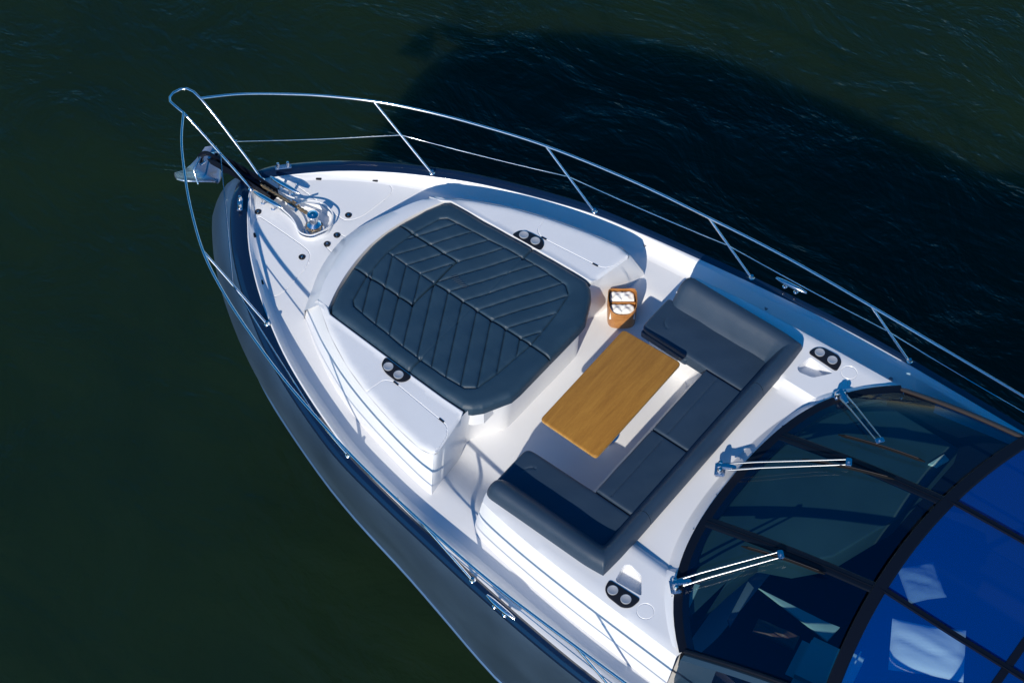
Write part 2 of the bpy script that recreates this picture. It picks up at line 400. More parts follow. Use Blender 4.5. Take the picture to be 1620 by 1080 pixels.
def with_grooves(zf, lines, depth, wd):
    A = [l[0] for l in lines]; B = [l[1] for l in lines]
    return lambda P: zf(P)-depth*np.exp(-(segdist(P, A, B)/wd)**2)
dk = part(sheet('deck', deck_out, with_grooves(deckz, fl, .010, .004), 'gel', sp=.05, holes=[well], lines=fl, lw=.003, angle=35))
# well walls and floor
v = []; f = []; n = len(well); wl = np.array(well); ce = wl.mean(0)
for s, z in ((1, None), (.985, .27), (.93, .20)):
    for p in wl: v.append((*(ce+(p-ce)*s), z if z is not None else float(deckz(np.array([p]))[0])))
for j in range(2):
    for i in range(n): f.append((j*n+i, j*n+(i+1) % n, (j+1)*n+(i+1) % n, (j+1)*n+i))
f.append(tuple(2*n+i for i in range(n)))
part(from_data('windlass_well', v, f, 'gel', angle=30))
# raised rim around the well
part(tube('well_rim', [(p[0], p[1], .312) for p in well], .007, 'gel', closed=True, seg=6))

# trunk carrying the sun pad ---------------------------------------------------
PADH = [(-1.42, 0), (-1.41, .15), (-1.38, .31), (-1.32, .56), (-1.245, .73), (-1.20, .78), (-1.12, .792), (-.8, .805), (-.3, .83), (.1, .845), (.29, .84), (.36, .80), (.42, .73), (.535, .50), (.545, .40), (.545, 0)]
PAD = PADH + [(x, -y) for x, y in PADH[-2:0:-1]]
T0 = [(-1.585, .76), (-1.46, .84), (-1.2, 1.0), (-.85, 1.17), (-.5, 1.29), (-.1, 1.38), (.3, 1.45), (.47, 1.465)]   # foot
T1 = [(-1.40, .74), (-1.28, .82), (-1.07, .95), (-.75, 1.10), (-.42, 1.21), (-.05, 1.30), (.25, 1.345), (.385, 1.325)]  # top edge
for s in (1, -1):
    # wing top beside the pad
    inn = [(-1.27, .755), (-1.20, .80), (-.8, .82), (-.3, .845), (.1, .86), (.315, .86)]
    outl = [T1[0]]+T1[1:]+[(.40, 1.27), (.335, .92)] + inn[::-1]
    outl = [(x, y*s) for x, y in outl]
    hl = roundpoly([(-.44, 1.215), (-.405, 1.03, .03), (-.33, .985, .05), (.30, 1.045, .06), (.36, 1.12, .04), (.385, 1.25, .03), (.375, 1.335, .03), (.25, 1.36), (-.1, 1.31)], .01, 4)
    gl = [((a[0], a[1]*s), (b[0], b[1]*s)) for a, b in zip(hl, hl[1:]) if (a[1]+b[1])/2 < 1.2-.0+.5*(a[0]+.45)]
    gl = [g for g in gl if not (abs(g[0][1]) > 1.19 and g[0][0] > -.43 and g[0][0] < .36)]
    def wz(P):
        base = np.full(len(P), .541); q = [(p[0], p[1]*s) for p in T1]
        d = segdist(P, q[:-1], q[1:]); base -= .022*np.clip(1-d/.05, 0, 1)**2
        qa = [((.40, 1.27*s)), ((.335, .92*s))]; d2 = segdist(P, [qa[0]], [qa[1]]); base -= .02*np.clip(1-d2/.03, 0, 1)**2
        qi = [(p[0], p[1]*s) for p in inn]; d3 = segdist(P, qi[:-1], qi[1:]); base += .008*np.exp(-((d3-.012)/.012)**2)
        return base
    part(sheet('trunk_top', outl, with_grooves(wz, gl, .006, .003), 'skid', sp=.03, lines=gl, lw=.0028, skirt=.44, rim=(.008, .02, .035), angle=35))
# trunk sides
def tr(rows, name, m='gel', angle=35):
    if abs(rows[0][0][1]) > .01 and abs(rows[0][-1][1]) > .01:
        for s in (1, -1): part(loft_sym(name, rows, m, angle=angle, sides=(s,)))
        return
    return part(loft_sym(name, rows, m, angle=angle))
N_ = 60
def res(P, n=N_):
    c = np.array(catmull(P, 10)); d = np.r_[0, np.cumsum(np.hypot(*np.diff(c[:, :2], axis=0).T))]; t = np.linspace(0, d[-1], n)
    return np.stack([np.interp(t, d, c[:, k]) for k in range(c.shape[1])], 1)
foot = res(T0); top = res(T1)
rows = []
for k, z in ((0, None), (.12, .235), (.5, .36), (.78, .455), (.93, .50), (1.0, .521)):
    rows.append([(*(foot[i]*(1-k)+top[i]*k), z if z is not None else float(ZD(foot[i][0]))-.01+.0) for i in range(N_)])
tr(rows, 'trunk_side', angle=50)
# aft faces of the trunk wings and the centre wall under the pad
af = [(.47, 1.465), (.44, 1.30), (.36, 1.0), (.30, .82), (.33, .70), (.45, .52), (.47, .40), (.47, 0)]
at = [(.385, 1.325), (.40, 1.27), (.36, 1.05), (.325, .86), (.36, .74), (.47, .52), (.49, .42), (.49, 0)]
afr = res(af, 70); atr = res(at, 70)
rows = []
for k_, fr_ in ((0, 0), (.12, .185), (.5, .54), (.78, .81), (.93, .94), (1, 1)):
    rr_ = []
    for i in range(70):
        yy = abs(afr[i][1]); zf_ = min(float(deckz(np.array([afr[i]]))[0]), .2)-.012; zt_ = .521 if yy > .84 else .465
        kk = k_ if yy > 1.3 else (0, .04, .3, .7, .9, 1)[[0, .12, .5, .78, .93, 1].index(k_)]
        rr_.append((*(afr[i]*(1-kk)+atr[i]*kk), zf_+(zt_-zf_)*fr_))
    rows.append(rr_)
tr(rows, 'trunk_aft_wall', angle=40)
# front slope with lip towards the pad
A0 = [(-1.825, 0), (-1.80, .18), (-1.735, .40), (-1.65, .58), (-1.545, .80)]
A1 = [(-1.60, 0), (-1.585, .18), (-1.54, .40), (-1.47, .60), (-1.36, .78)]
A2 = [(-1.438, 0), (-1.425, .18), (-1.385, .40), (-1.325, .60), (-1.245, .80)]
r0, r1, r2 = res(A0, 40), res(A1, 40), res(A2, 40)
rows = [[(*p, float(ZD(p[0]))-.012) for p in r0], [(*(p*.9+q*.1), .32) for p, q in zip(r0, r1)], [(*(p*.25+q*.75), .465) for p, q in zip(r0, r1)], [(*p, .519) for p in r1], [(*(p*.5+q*.5), .538) for p, q in zip(r1, r2)], [(*p, .54) for p in r2], [(p[0]+.012, p[1]*.99, .47) for p in r2]]
tr(rows, 'trunk_front', angle=35)
prism('pad_bed', [(x*.99+.0, y*.985) for x, y in PAD if x < .5]+[], .3, .455, 'gel').name = 'pad_bed'
part(bpy.data.objects['pad_bed'])

# cup holders -------------------------------------------------------------------
def cup_holder(poly, cups, z, parent=Y):
    pl = prism('cup_holder', roundpoly(poly, .035, 4), z-.004, z+.008, 'black', None, .004, 2)
    keep(pl, Y)
    for c in cups:
        r = .036
        bm = bmesh.new(); lathe_bm(bm, [(r+.006, z+.008), (r+.006, z+.013), (r+.001, z+.015), (r-.004, z+.0125), (.0, z+.0105)], (c[0], c[1], 0), 28)
        o = from_bm('cup', bm, 'cup', None); keep(o, pl); o.matrix_parent_inverse = Matrix()
for s in (1, -1):
    cup_holder([(x, y*s) for x, y in [(-.545, .84), (-.52, .925), (-.44, .965), (-.30, .975), (-.245, .93), (-.235, .855)]], [(-.455, .905*s), (-.335, .915*s)], .543)
    cup_holder([(x, y*s) for x, y in [(2.195, 1.375), (2.215, 1.46), (2.27, 1.50), (2.42, 1.51), (2.475, 1.465), (2.49, 1.36)]], [(2.275, 1.435*s), (2.40, 1.435*s)], .581)

# coaming (white moulding around and aft of the sofa) ----------------------------
OUTT = [(.965, 1.36), (.985, 1.42), (1.05, 1.45), (1.5, 1.505), (2.0, 1.535), (2.6, 1.56), (2.98, 1.575)]
OUTB = [(.90, 1.36), (.925, 1.47), (1.06, 1.54), (1.5, 1.60), (2.0, 1.65), (2.6, 1.68), (2.98, 1.70)]
ot, ob = res(OUTT, 50), res(OUTB, 50)
rows = [[(*p, .16) for p in ob], [(*(p*.9+q*.1), .21) for p, q in zip(ob, ot)], [(*(p*.55+q*.45), .35) for p, q in zip(ob, ot)], [(*(p*.5+q*.5), .353) for p, q in zip(ob, ot)], [(*(p*.1+q*.9), .545) for p, q in zip(ob, ot)], [(*q, .571) for q in ot]]
tr(rows, 'coaming_side', angle=25)
XB_ = lambda y: 2.45+.10*y*y+.062*y**4
inner = [(1.98, 1.2), (.965, 1.2)]
co_out = [(.965, 1.2)]+[tuple(p) for p in ot]+[(float(XB_(y))+.012, float(y)) for y in np.linspace(1.5, -1.5, 40)]+[(x, -y) for x, y in ot[::-1]]+[(.965, -1.2), (2.02, -1.2), (2.02, 1.2)]
def coz(P): 
    q = [tuple(p) for p in ot]; q2 = mir(q); d = np.minimum(segdist(P, q[:-1:3], q[1::3]+q[-1:]), 9) if False else np.minimum(segdist(P, q[:-1], q[1:]), segdist(P, q2[:-1], q2[1:]))
    return .580-.010*np.clip(1-d/.03, 0, 1)**2-.063*(1-sm(np.abs(P[:, 1])-.04*(P[:, 0]-2.2), .955, 1.03))
pk = [roundpoly([(x, y*s) for x, y in [(2.235, 1.355), (2.205, 1.20), (2.245, 1.165), (2.37, 1.19), (2.475, 1.335)]], .025, 4) for s in (1, -1)]
pk2 = pk
cl = []
for s in (1, -1):
    cl += loop_lines([(2.575+.066*math.cos(a), s*(1.42+.066*math.sin(a))) for a in np.linspace(0, 2*math.pi, 25)[:-1]])

part(sheet('coaming', co_out, with_grooves(coz, cl, .006, .003), 'gel', sp=.05, holes=pk2, lines=cl, lw=.0025, hole_depth=.49, angle=35))
# inner risers under the seats
rs = [(.93, .90), (.955, .835), (1.30, .835), (1.42, .835)]
ris = lambda: None
RB = [(.93, 1.25), (.93, .90), (.965, .86), (1.36, .86), (1.41, .81), (1.41, 0)]
RT = [(.955, 1.25), (.955, .88), (.98, .835), (1.52, .835), (1.60, .76), (1.60, 0)]
rb, rt = np.array(roundpoly(RB, .0, 1)), np.array(roundpoly(RT, .0, 1))
rb, rt = dense(RB, .05, False), None
def param(P, n):
    P = np.array(P, float); k = []
    for a, b in zip(P, P[1:]):
        for j in range(n): k.append(a+(b-a)*j/n)
    k.append(P[-1]); return k
rb, rt = param(RB, 5), param(RT, 5)
tr([[(*p, -.02) for p in rb], [(*(p*.85+q*.15), .06) for p, q in zip(rb, rt)], [(*q, .385) for q in rt]], 'seat_riser', angle=30)

# cowl in front of the windshield
XB = lambda y: 2.45+.10*y*y+.062*y**4
XF = lambda y: 3.90+.105*y*y
ZF = lambda y: 1.15-.05*y*y
ZB = lambda y: .632-.012*y*y
ys = np.linspace(0, 1.53, 40)
cr0 = [(XB(y)-.15+.03*(y/1.5)**2, y*1.0, .579-.064*float(1-sm(y-.01, .955, 1.03))) for y in ys]
tr([cr0, [(x+.03, y, z+.016) for x, y, z in cr0], [(XB(y)-.02, y, ZB(y)+.004) for y in ys], [(XB(y)+.03, y, ZB(y)-.002) for y in ys]], 'windshield_cowl', angle=20)
for y, dx in ((1.05, .07), (.62, .05), (-.25, .05), (-.62, .05), (-1.2, .06), (1.45, .05), (-1.02, .055), (.25, .05)):
    part(lathe('screw_cap', [(.006, .58), (.006, .596+.01), (.004, .61)], (XB(y)-dx, y, .004*0), 'grey', seg=8))

# ------------------------------------------------------------------ superstructure
def glass_pt(u, s, off=0.):            # u lateral -1..1, s 0..1 from base to roof
    yb = 1.53*u; yf = 1.42*u
    b = np.array([XB(yb), yb, ZB(yb)]); f_ = np.array([XF(yf), yf, ZF(yf)])
    p = b*(1-s)+f_*s; p[2] += .03*math.sin(math.pi*s)+off; return p
def grid_surf(name, fn, nu, nv, m, parent=None):
    v = [tuple(fn(i/nu, j/nv)) for j in range(nv+1) for i in range(nu+1)]
    f = [(j*(nu+1)+i, j*(nu+1)+i+1, (j+1)*(nu+1)+i+1, (j+1)*(nu+1)+i) for j in range(nv) for i in range(nu)]
    return from_data(name, v, f, m, parent, True, 60)
ws = part(grid_surf('windshield', lambda a, b: glass_pt(-1+2*a, -.01+.035*b, -.012), 40, 2, 'mullion'))   # lower ceramic edge band
def sub(o, p): keep(o, p); o.matrix_parent_inverse = Matrix.Translation(Vector((0, 0, 0))); return o
def child(o, p):
    o.parent = p; o.matrix_parent_inverse = p.matrix_world.inverted() if False else Matrix(); return o
# (all part meshes hold world coordinates; parts sit at the yacht origin through the parent inverse)
U1 = .335
for a, b in ((-.985, -U1-.012), (-U1+.012, U1-.012), (U1+.012, .985)):
    child(grid_surf('windshield_pane', lambda i, j, a=a, b=b: glass_pt(a+(b-a)*i, .02+.955*j), 16, 16, 'glass'), ws)
def strip(name, fn, w_, t_, n, m, parent):    # flat bar along a path on the glass
    P = [np.array(fn(i/n)) for i in range(n+1)]; v = []; f = []
    for i, p in enumerate(P):
        t = P[min(i+1, n)]-P[max(i-1, 0)]; t /= np.linalg.norm(t); sdir = np.cross(t, (0, 0, 1)); sdir /= np.linalg.norm(sdir)
        up = np.cross(sdir, t)
        for a, b in ((-1, 0), (-.8, 1), (.8, 1), (1, 0), (1, -1), (-1, -1)): v.append(tuple(p+sdir*w_*a/2+up*t_*b))
    for i in range(n):
        for k in range(6): f.append((i*6+k, i*6+(k+1) % 6, (i+1)*6+(k+1) % 6, (i+1)*6+k))
    f += [tuple(range(6)), tuple(n*6+k for k in range(6))[::-1]]
    return from_data(name, v, f, m, parent, True, 30)
for u in (-U1, U1):
    child(strip('mullion', lambda s, u=u: glass_pt(u, s), .10, .006, 16, 'mullion', None), ws)
    child(strip('glazing_bead', lambda s, u=u: glass_pt(u, s, .008), .006, .004, 16, 'mullion', None), ws)
child(strip('frame_edge', lambda s: glass_pt(-.99+1.98*s, .018), .12, .005, 40, 'mullion', None), ws)
# roof
def roof_pt(u, s, off=0.):
    yf = 1.42*u; x0 = XF(yf)+.0; x1 = 7.5
    x = x0+(x1-x0)*s; return np.array([x, 1.46*u*(1+.03*min(s*6, 1)), ZF(yf)+.06*math.sin(min(s*2, 1)*math.pi/2)+off])
rf = part(strip('roof_frame', lambda s: np.array([XF((s*2-1)*1.42)+.035, (s*2-1)*1.45, ZF((s*2-1)*1.42)+.006]), .10, .014, 40, 'mullion', None))
XC = 4.99
def rs_(x, u): x0 = XF(1.42*u); return (x-x0)/(7.5-x0)
for a, b in ((-.985, -.31), (-.30, .35), (.36, .985)):
    for x0, x1 in ((None, XC-.01), (XC+.045, 7.4)):
        def fn(i, j, a=a, b=b, x0=x0, x1=x1):
            u = a+(b-a)*i; sA = .02 if x0 is None else rs_(x0+.0*u, u); sB = rs_(x1+.0*u, u)
            return roof_pt(u, sA+(sB-sA)*j, -.004)
        child(grid_surf('roof_pane', fn, 12, 10, 'roofglass'), rf)
for u in (-.305, .355):
    child(strip('roof_bar', lambda s, u=u: roof_pt(u, s*.98, .002), .045, .012, 16, 'mullion', None), rf)
    child(strip('glazing_bead', lambda s, u=u: roof_pt(u-.014, s*.98, .006), .006, .014, 16, 'mullion', None), rf)
child(strip('cross_bar', lambda s: roof_pt(-1+2*s, rs_(XC+.02, -1+2*s), .0), .06, .010, 24, 'mullion', None), rf)
# cabin sides
for sg in (1, -1):
    v = []; f = []
    K = 24
    for i in range(K+1):
        s = i/K*1.6
        p = glass_pt(sg, min(s, 1)) if s <= 1 else roof_pt(sg, (s-1)*.5)
        q = np.array([p[0]-.02, sg*(1.60+.05*min(i/K*2, 1)), .19])
        mid = np.array([p[0]-.005, sg*(abs(p[1])+.055), p[2]-.03])
        v += [tuple(p), tuple(p+np.array((0, sg*.022, .004))), tuple(mid), tuple(mid*.3+q*.7+np.array((0, sg*.02, 0))), tuple(q)]
    g_ = []
    for i in range(K):
        for k in range(4):
            q4 = (i*5+k, i*5+k+1, (i+1)*5+k+1, (i+1)*5+k)
            (g_ if (k == 2 and i >= 4) else f).append(q4)
    cs = part(from_data('cabin_side', v, f, 'navysuper', None, True, 25))
    child(from_data('side_window', v, g_, 'glass', None, True, 25), cs)
    part(tube('side_trim', [glass_pt(sg*.995, s, .012) for s in np.linspace(0, 1, 20)]+[roof_pt(sg*.99, s, .01) for s in np.linspace(.05, .6, 10)], .017, 'lining' if sg > 0 else 'mullion', seg=8))
# inside of the cabin
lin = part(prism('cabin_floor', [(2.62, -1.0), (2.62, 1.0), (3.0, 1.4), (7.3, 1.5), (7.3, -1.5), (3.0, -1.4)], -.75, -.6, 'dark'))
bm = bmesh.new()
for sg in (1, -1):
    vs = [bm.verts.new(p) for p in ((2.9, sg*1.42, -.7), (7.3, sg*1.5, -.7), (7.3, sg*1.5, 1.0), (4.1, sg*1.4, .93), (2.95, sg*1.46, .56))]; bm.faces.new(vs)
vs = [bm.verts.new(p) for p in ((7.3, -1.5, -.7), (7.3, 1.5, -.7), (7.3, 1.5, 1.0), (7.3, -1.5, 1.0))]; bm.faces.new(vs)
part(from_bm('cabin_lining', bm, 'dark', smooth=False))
dash_o = [(XB(y)+.06, y) for y in np.linspace(-1.38, 1.38, 25)]
dsh = part(prism('dashboard', dash_o+[(3.66, 1.38), (3.62, .5), (3.42, -.1), (3.22, -.34), (2.98, -.46), (2.92, -.8), (2.86, -1.38)], .30, .535, 'dash', None, .02, 3))
for nm, P, z0, z1, m_ in (('dash_panel', [(3.08, -.60), (3.64, -.52), (3.76, -.49), (3.75, -.65)], .34, .36, 'cream'),
                          ('dash_panel', [(2.98, -.60), (3.05, -.62), (3.10, -1.02), (3.05, -.98)], .34, .36, 'grey'),
                          ('dash_panel', [(2.72, -.98), (2.76, -.96), (2.82, -1.22), (2.78, -1.24)], .545, .56, 'cream'),
                          ('dash_panel', [(3.55, 1.08), (3.62, 1.10), (3.66, 1.22), (3.6, 1.24)], .53, .56, 'cream')):
    child(prism(nm, P, z0, z1, m_, None, .008, 2), dsh)
# ------------------------------------------------------------------ wipers
def wiper(base, joint, b0, b1, z_off=.03):
    w_ = empty('wiper', (0, 0, 0)); keep(w_, Y); w_.matrix_parent_inverse = Y.matrix_world.inverted() if False else Matrix.Translation((0, 0, -WZ))
    base = np.array(base, float); joint = np.array(joint, float)
    d = (joint-base); d /= np.linalg.norm(d); sd = np.cross(d, (0, 0, 1)); sd /= np.linalg.norm(sd)
    for k, a in ((-.035, .0), (.025, .06)):
        p0 = base+sd*k+d*a; p1 = joint+sd*(k*.8)
        pm = p0*.72+p1*.28+np.array((0, 0, .012))
        child(tube('arm', [p0, pm, p1], [.0095, .008, .0055], 'armsteel', None, 8), w_)
    bm = bmesh.new()
    mt = Matrix(((d[0], sd[0], 0, 0), (d[1], sd[1], 0, 0), (0, 0, 1, 0), (0, 0, 0, 1)))
    box_bm(bm, base+np.array((0, 0, -.03)), (.09, .13, .035), mt, .01)
    box_bm(bm, base+d*.05+np.array((0, 0, .012)), (.16, .045, .03), mt, .008)
    for k in (-.035, .03): lathe_bm(bm, [(.022, -.02), (.022, .03), (.014, .04)], tuple(base+sd*k), 12)
    child(from_bm('pivot', bm, 'steel', None), w_)
    bm = bmesh.new(); box_bm(bm, joint, (.05, .075, .03), mt, .006); lathe_bm(bm, [(.012, -.03), (.012, .03)], tuple(joint), 10)
    child(from_bm('clip', bm, 'steel', None), w_)
    b0 = np.array(b0, float); b1 = np.array(b1, float)
    P = [b0+(b1-b0)*t+np.array((0, 0, .022*math.sin(math.pi*t))) for t in np.linspace(0, 1, 14)]
    child(tube('blade', P, [.005]+[.014]*12+[.005], 'rubber', None, 6), w_)
    child(tube('blade_spine', [p+np.array((0, 0, .014)) for p in P[1:-1]], .0028, 'lining', None, 6), w_)
    return w_
def gz(x, y, off):      # height of the windshield glass at x,y
    u = y/1.48; b = XB(1.53*u); f_ = XF(1.42*u); s = min(max((x-b)/(f_-b), 0), 1); return glass_pt(u, s, off)[2]
wiper((2.66, 1.14, .655), (3.22, .76, gz(3.22, .76, .06)), (2.90, .70, gz(2.9, .7, .03)), (3.62, .75, gz(3.62, .75, .03)))
wiper((2.30, -.05, .65), (3.14, .44, gz(3.14, .44, .06)), (2.80, .33, gz(2.8, .33, .03)), (3.52, .47, gz(3.52, .47, .03)))
wiper((2.64, -1.13, .655), (3.19, -.58, gz(3.19, -.58, .06)), (2.88, -.62, gz(2.88, -.62, .03)), (3.56, -.56, gz(3.56, -.56, .03)))

# ------------------------------------------------------------------ railings
RA = [(-3.545, .115, .885), (-3.33, .36, .875), (-3.06, .60, .86), (-2.75, .845, .84), (-2.36, 1.105, .812), (-1.98, 1.29, .80), (-1.5, 1.47, .793), (-.82, 1.675, .785), (0, 1.845, .757), (.77, 1.945, .73), (1.55, 2.015, .71), (2.4, 2.035, .695), (3.2, 2.04, .685), (4.1, 2.04, .675), (7, 2.04, .66)]
ra = [tuple(p) for p in catmull(RA, 8)]
BAS = [((-1.68, 1.10, .32), (-2.36, 1.108, .81)), ((-.246, 1.665, .32), (-.82, 1.675, .785)), ((1.285, 1.925, .32), (.77, 1.945, .73)), ((2.84, 2.02, .32), (2.38, 2.035, .695)), ((4.5, 2.03, .32), (4.05, 2.04, .675)), ((6.2, 2.03, .32), (5.75, 2.04, .665))]
rl = part(tube('railing', [(-2.84, .07, .315), (-3.0, .083, .46), (-3.38, .104, .76), (-3.54, .11, .872), (-3.64, .115, .905), (-3.715, .105, .905), (-3.765, .065, .895), (-3.785, 0, .89), (-3.765, -.065, .895), (-3.715, -.105, .905), (-3.64, -.115, .905), (-3.54, -.11, .872), (-3.38, -.104, .76), (-3.0, -.083, .46), (-2.84, -.07, .315)], .0125, 'steel'))
rl.name = 'railing'
for s in (1, -1):
    child(tube('top_rail', [(p[0], p[1]*s, p[2]) for p in ra], .0125, 'steel', None), rl)
    wire = [(-3.15, .10, .592)]
    for b, t in BAS:
        b = np.array(b); t = np.array(t); q = b+(t-b)*.53; wire.append(tuple(q))
        child(tube('stanchion', [(b[0], b[1]*s, b[2]-.01), (t[0], t[1]*s, t[2])], .0115, 'steel', None), rl)
        bm = bmesh.new(); lathe_bm(bm, [(.026, 0), (.026, .006), (.019, .012), (.016, .03), (.0135, .035)], (b[0], b[1]*s, b[2]-.005), 16)
        child(from_bm('stanchion_foot', bm, 'steel', None), rl)
    w2 = []
    for a, b in zip(wire, wire[1:]):
        for k in range(6):
            t = k/6; p = np.array(a)*(1-t)+np.array(b)*t; p[1] += 0*t; w2.append((p[0], p[1]*s, p[2]-.012*math.sin(math.pi*t)))
    w2.append((wire[-1][0], wire[-1][1]*s, wire[-1][2]))
    child(tube('guard_wire', w2, .0045, 'steel', None, 6), rl)
    bm = bmesh.new(); lathe_bm(bm, [(.006, -.012), (.012, -.008), (.012, .008), (.006, .012)], (-3.15, .10*s, .592), 10); child(from_bm('wire_eye', bm, 'steel', None), rl)
    bm = bmesh.new(); lathe_bm(bm, [(.028, 0), (.028, .008), (.016, .02)], (-2.84, .07*s, .312), 16); child(from_bm('stanchion_foot', bm, 'steel', None), rl)

# ------------------------------------------------------------------ deck hardware
def cleat(c, ang, L, z, hz=.06):
    bm = bmesh.new(); R_ = Matrix.Rotation(ang, 4, 'Z')
    P = []
    for t in np.linspace(-1, 1, 15): P.append(Vector(c)+R_ @ Vector((t*L/2, .008*t*t, z+hz-.008*t*t)))
    tube_bm(bm, P, [.010+.013*(1-abs(t)**3) for t in np.linspace(-1, 1, 15)], 10)
    for v in bm.verts: pass
    for k in (-.18, .18): lathe_bm(bm, [(.022, 0), (.022, .006), (.013, .014), (.012, hz)], tuple(Vector(c)+R_ @ Vector((k*L, 0, z-.002))), 14)
    return part(from_bm('cleat', bm, 'steel'))
cleat((-2.585, .105, 0), math.radians(3), .34, .31, .085); cleat((-2.585, -.118, 0), math.radians(3), .33, .31, .085)
cleat((1.63, 2.01, 0), math.radians(5), .30, .345, .055); cleat((1.63, -2.01, 0), math.radians(-5), .30, .345, .055)
for s in (1, -1):      # fairleads on the bow band
    bm = bmesh.new(); a = math.radians(48)*s
    for k in (-1, 1):
        c = Vector((-2.77, .285*s, .345))+Matrix.Rotation(a, 4, 'Z') @ Vector((k*.045, 0, 0))
        lathe_bm(bm, [(.022, 0), (.019, .02), (.017, .05), (.012, .062), (.004, .066)], tuple(c), 14)
    box_bm(bm, (-2.77, .285*s, .352), (.15, .05, .014), Matrix.Rotation(a, 4, 'Z'), .005)
    part(from_bm('fairlead', bm, 'steel'))
    # hatch hinges and latches
    for (x, y, a) in ((-2.47, .425, .75), (-2.075, .755, .7)):
        bm = bmesh.new(); box_bm(bm, (x, y*s, ZD(x)+.004), (.05, .022, .012), Matrix.Rotation((a-.15)*s, 4, 'Z'), .003); part(from_bm('hinge', bm, 'black'))
    for (x, y) in ((-.33, .99), (.20, 1.035)):
        bm = bmesh.new(); box_bm(bm, (x+.03, y*s, .544), (.055, .012, .008), Matrix.Rotation(.09*s, 4, 'Z'), .002); part(from_bm('hinge', bm, 'black'))
for (x, y) in ((-2.0, .30), (-1.93, .065), (-1.93, -.065), (-2.0, -.32), (-2.63, -.21)):
    bm = bmesh.new(); z = ZD(x); lathe_bm(bm, [(.031, z-.004), (.031, z+.004), (.027, z+.006), (.022, z+.003), (0.001, z+.003)], (x, y, 0), 20)
    o = part(from_bm('deck_fitting', bm, 'black'))
    bm = bmesh.new(); lathe_bm(bm, [(.011, z+.003), (.011, z+.008), (.006, z+.009)], (x, y, 0), 12); child(from_bm('key_slot', bm, 'steel2'), o)
for (x, y, z, m_) in ((.30, 1.70, .235, 'grey'), (1.54, 1.80, .225, 'grey'), (2.79, 1.83, .225, 'grey'), (-.88, 1.435, .245, 'grey'), (.30, -1.70, .235, 'grey')):
    part(lathe('drain', [(.016, z-.03), (.018, z+.004), (.012, z+.006), (.011, z+.003)], (x, y, 0), m_, seg=14))
for s in (1, -1):
    for (x, y) in ((2.18, 1.15), ):
        part(lathe('screw_cap', [(.016, .558), (.016, .566), (.008, .568)], (x, y*s, 0), 'grey', seg=14))
# windlass
wd = part(lathe('windlass', [(.085, .20), (.085, .225), (.075, .235), (.06, .24), (.055, .25), (.05, .265), (.05, .28), (.062, .292), (.064, .30), (.04, .32), (.034, .32), (.034, .385), (.046, .40), (.052, .415), (.050, .428), (.03, .436), (.012, .434), (.011, .442), (.002, .443)], (-2.13, -.01, 0), 'steel', seg=32, angle=25))
child(lathe('base', [(.10, .195), (.10, .205), (.09, .215)], (-2.14, -.015, 0), 'steel2', None, 28), wd)
bm = bmesh.new()
for k in range(14):
    a = 2*math.pi*k/14; c = Vector((-2.13+.066*math.cos(a), -.01+.066*math.sin(a), .272)); R_ = Matrix.Rotation(a+math.pi/2, 4, 'Z') @ Matrix.Rotation(math.pi/2*(k % 2), 4, 'X')
    tube_bm(bm, [c+R_ @ Vector((.021*math.cos(q), .011*math.sin(q), 0)) for q in np.linspace(0, 2*math.pi, 9)[:-1]], .0045, 6, closed=True)
child(from_bm('chain_loop', bm, 'chain', None), wd)
# chain from the windlass to the roller
bm = bmesh.new(); n = 30
for k in range(n):
    t = k/(n-1); c = Vector((-2.20-t*.56, .045-.045*t, .30+.055*t)); R_ = Matrix.Rotation(math.radians(-4), 4, 'Z') @ Matrix.Rotation(math.pi/2*(k % 2)+.3, 4, 'X')
    tube_bm(bm, [c+R_ @ Vector((.023*math.cos(q), .014*math.sin(q), 0)) for q in np.linspace(0, 2*math.pi, 9)[:-1]], .0065, 6, closed=True)
part(from_bm('anchor_chain', bm, 'chain'))
# chain stopper
bm = bmesh.new(); box_bm(bm, (-2.40, .02, .31), (.12, .075, .02), None, .005)
for s in (-1, 1): box_bm(bm, (-2.40, .02+.033*s, .335), (.09, .012, .05), None, .004)
tube_bm(bm, [(-2.37, .02, .36), (-2.33, .06, .385), (-2.30, .10, .39)], .008, 8)
part(from_bm('chain_stopper', bm, 'steel'))
# bow roller channel
bm = bmesh.new()
for s in (-1, 1):
    vs = [(-2.62, .045*s, .305), (-2.62, .045*s, .37), (-2.95, .045*s, .375), (-3.30, .045*s, .35), (-3.42, .045*s, .30), (-3.38, .045*s, .255), (-2.95, .045*s, .305)]
    a = [bm.verts.new(p) for p in vs]; b = [bm.verts.new((p[0], p[1]+.006*s, p[2])) for p in vs]
    bm.faces.new(a); bm.faces.new(b[::-1])
    for i in range(len(vs)): bm.faces.new((a[i], a[(i+1) % len(vs)], b[(i+1) % len(vs)], b[i]))
box_bm(bm, (-2.95, 0, .305), (.7, .09, .01)); box_bm(bm, (-3.30, 0, .275), (.2, .09, .01), Matrix.Rotation(.35, 4, 'Y'))
rc = part(from_bm('bow_roller', bm, 'mullion'))
child(lathe('roller', [(.03, -.04), (.022, -.01), (.022, .01), (.03, .04)], (-3.34, 0, .30), 'black', None, 16, Matrix.Rotation(math.pi/2, 4, 'X')), rc)
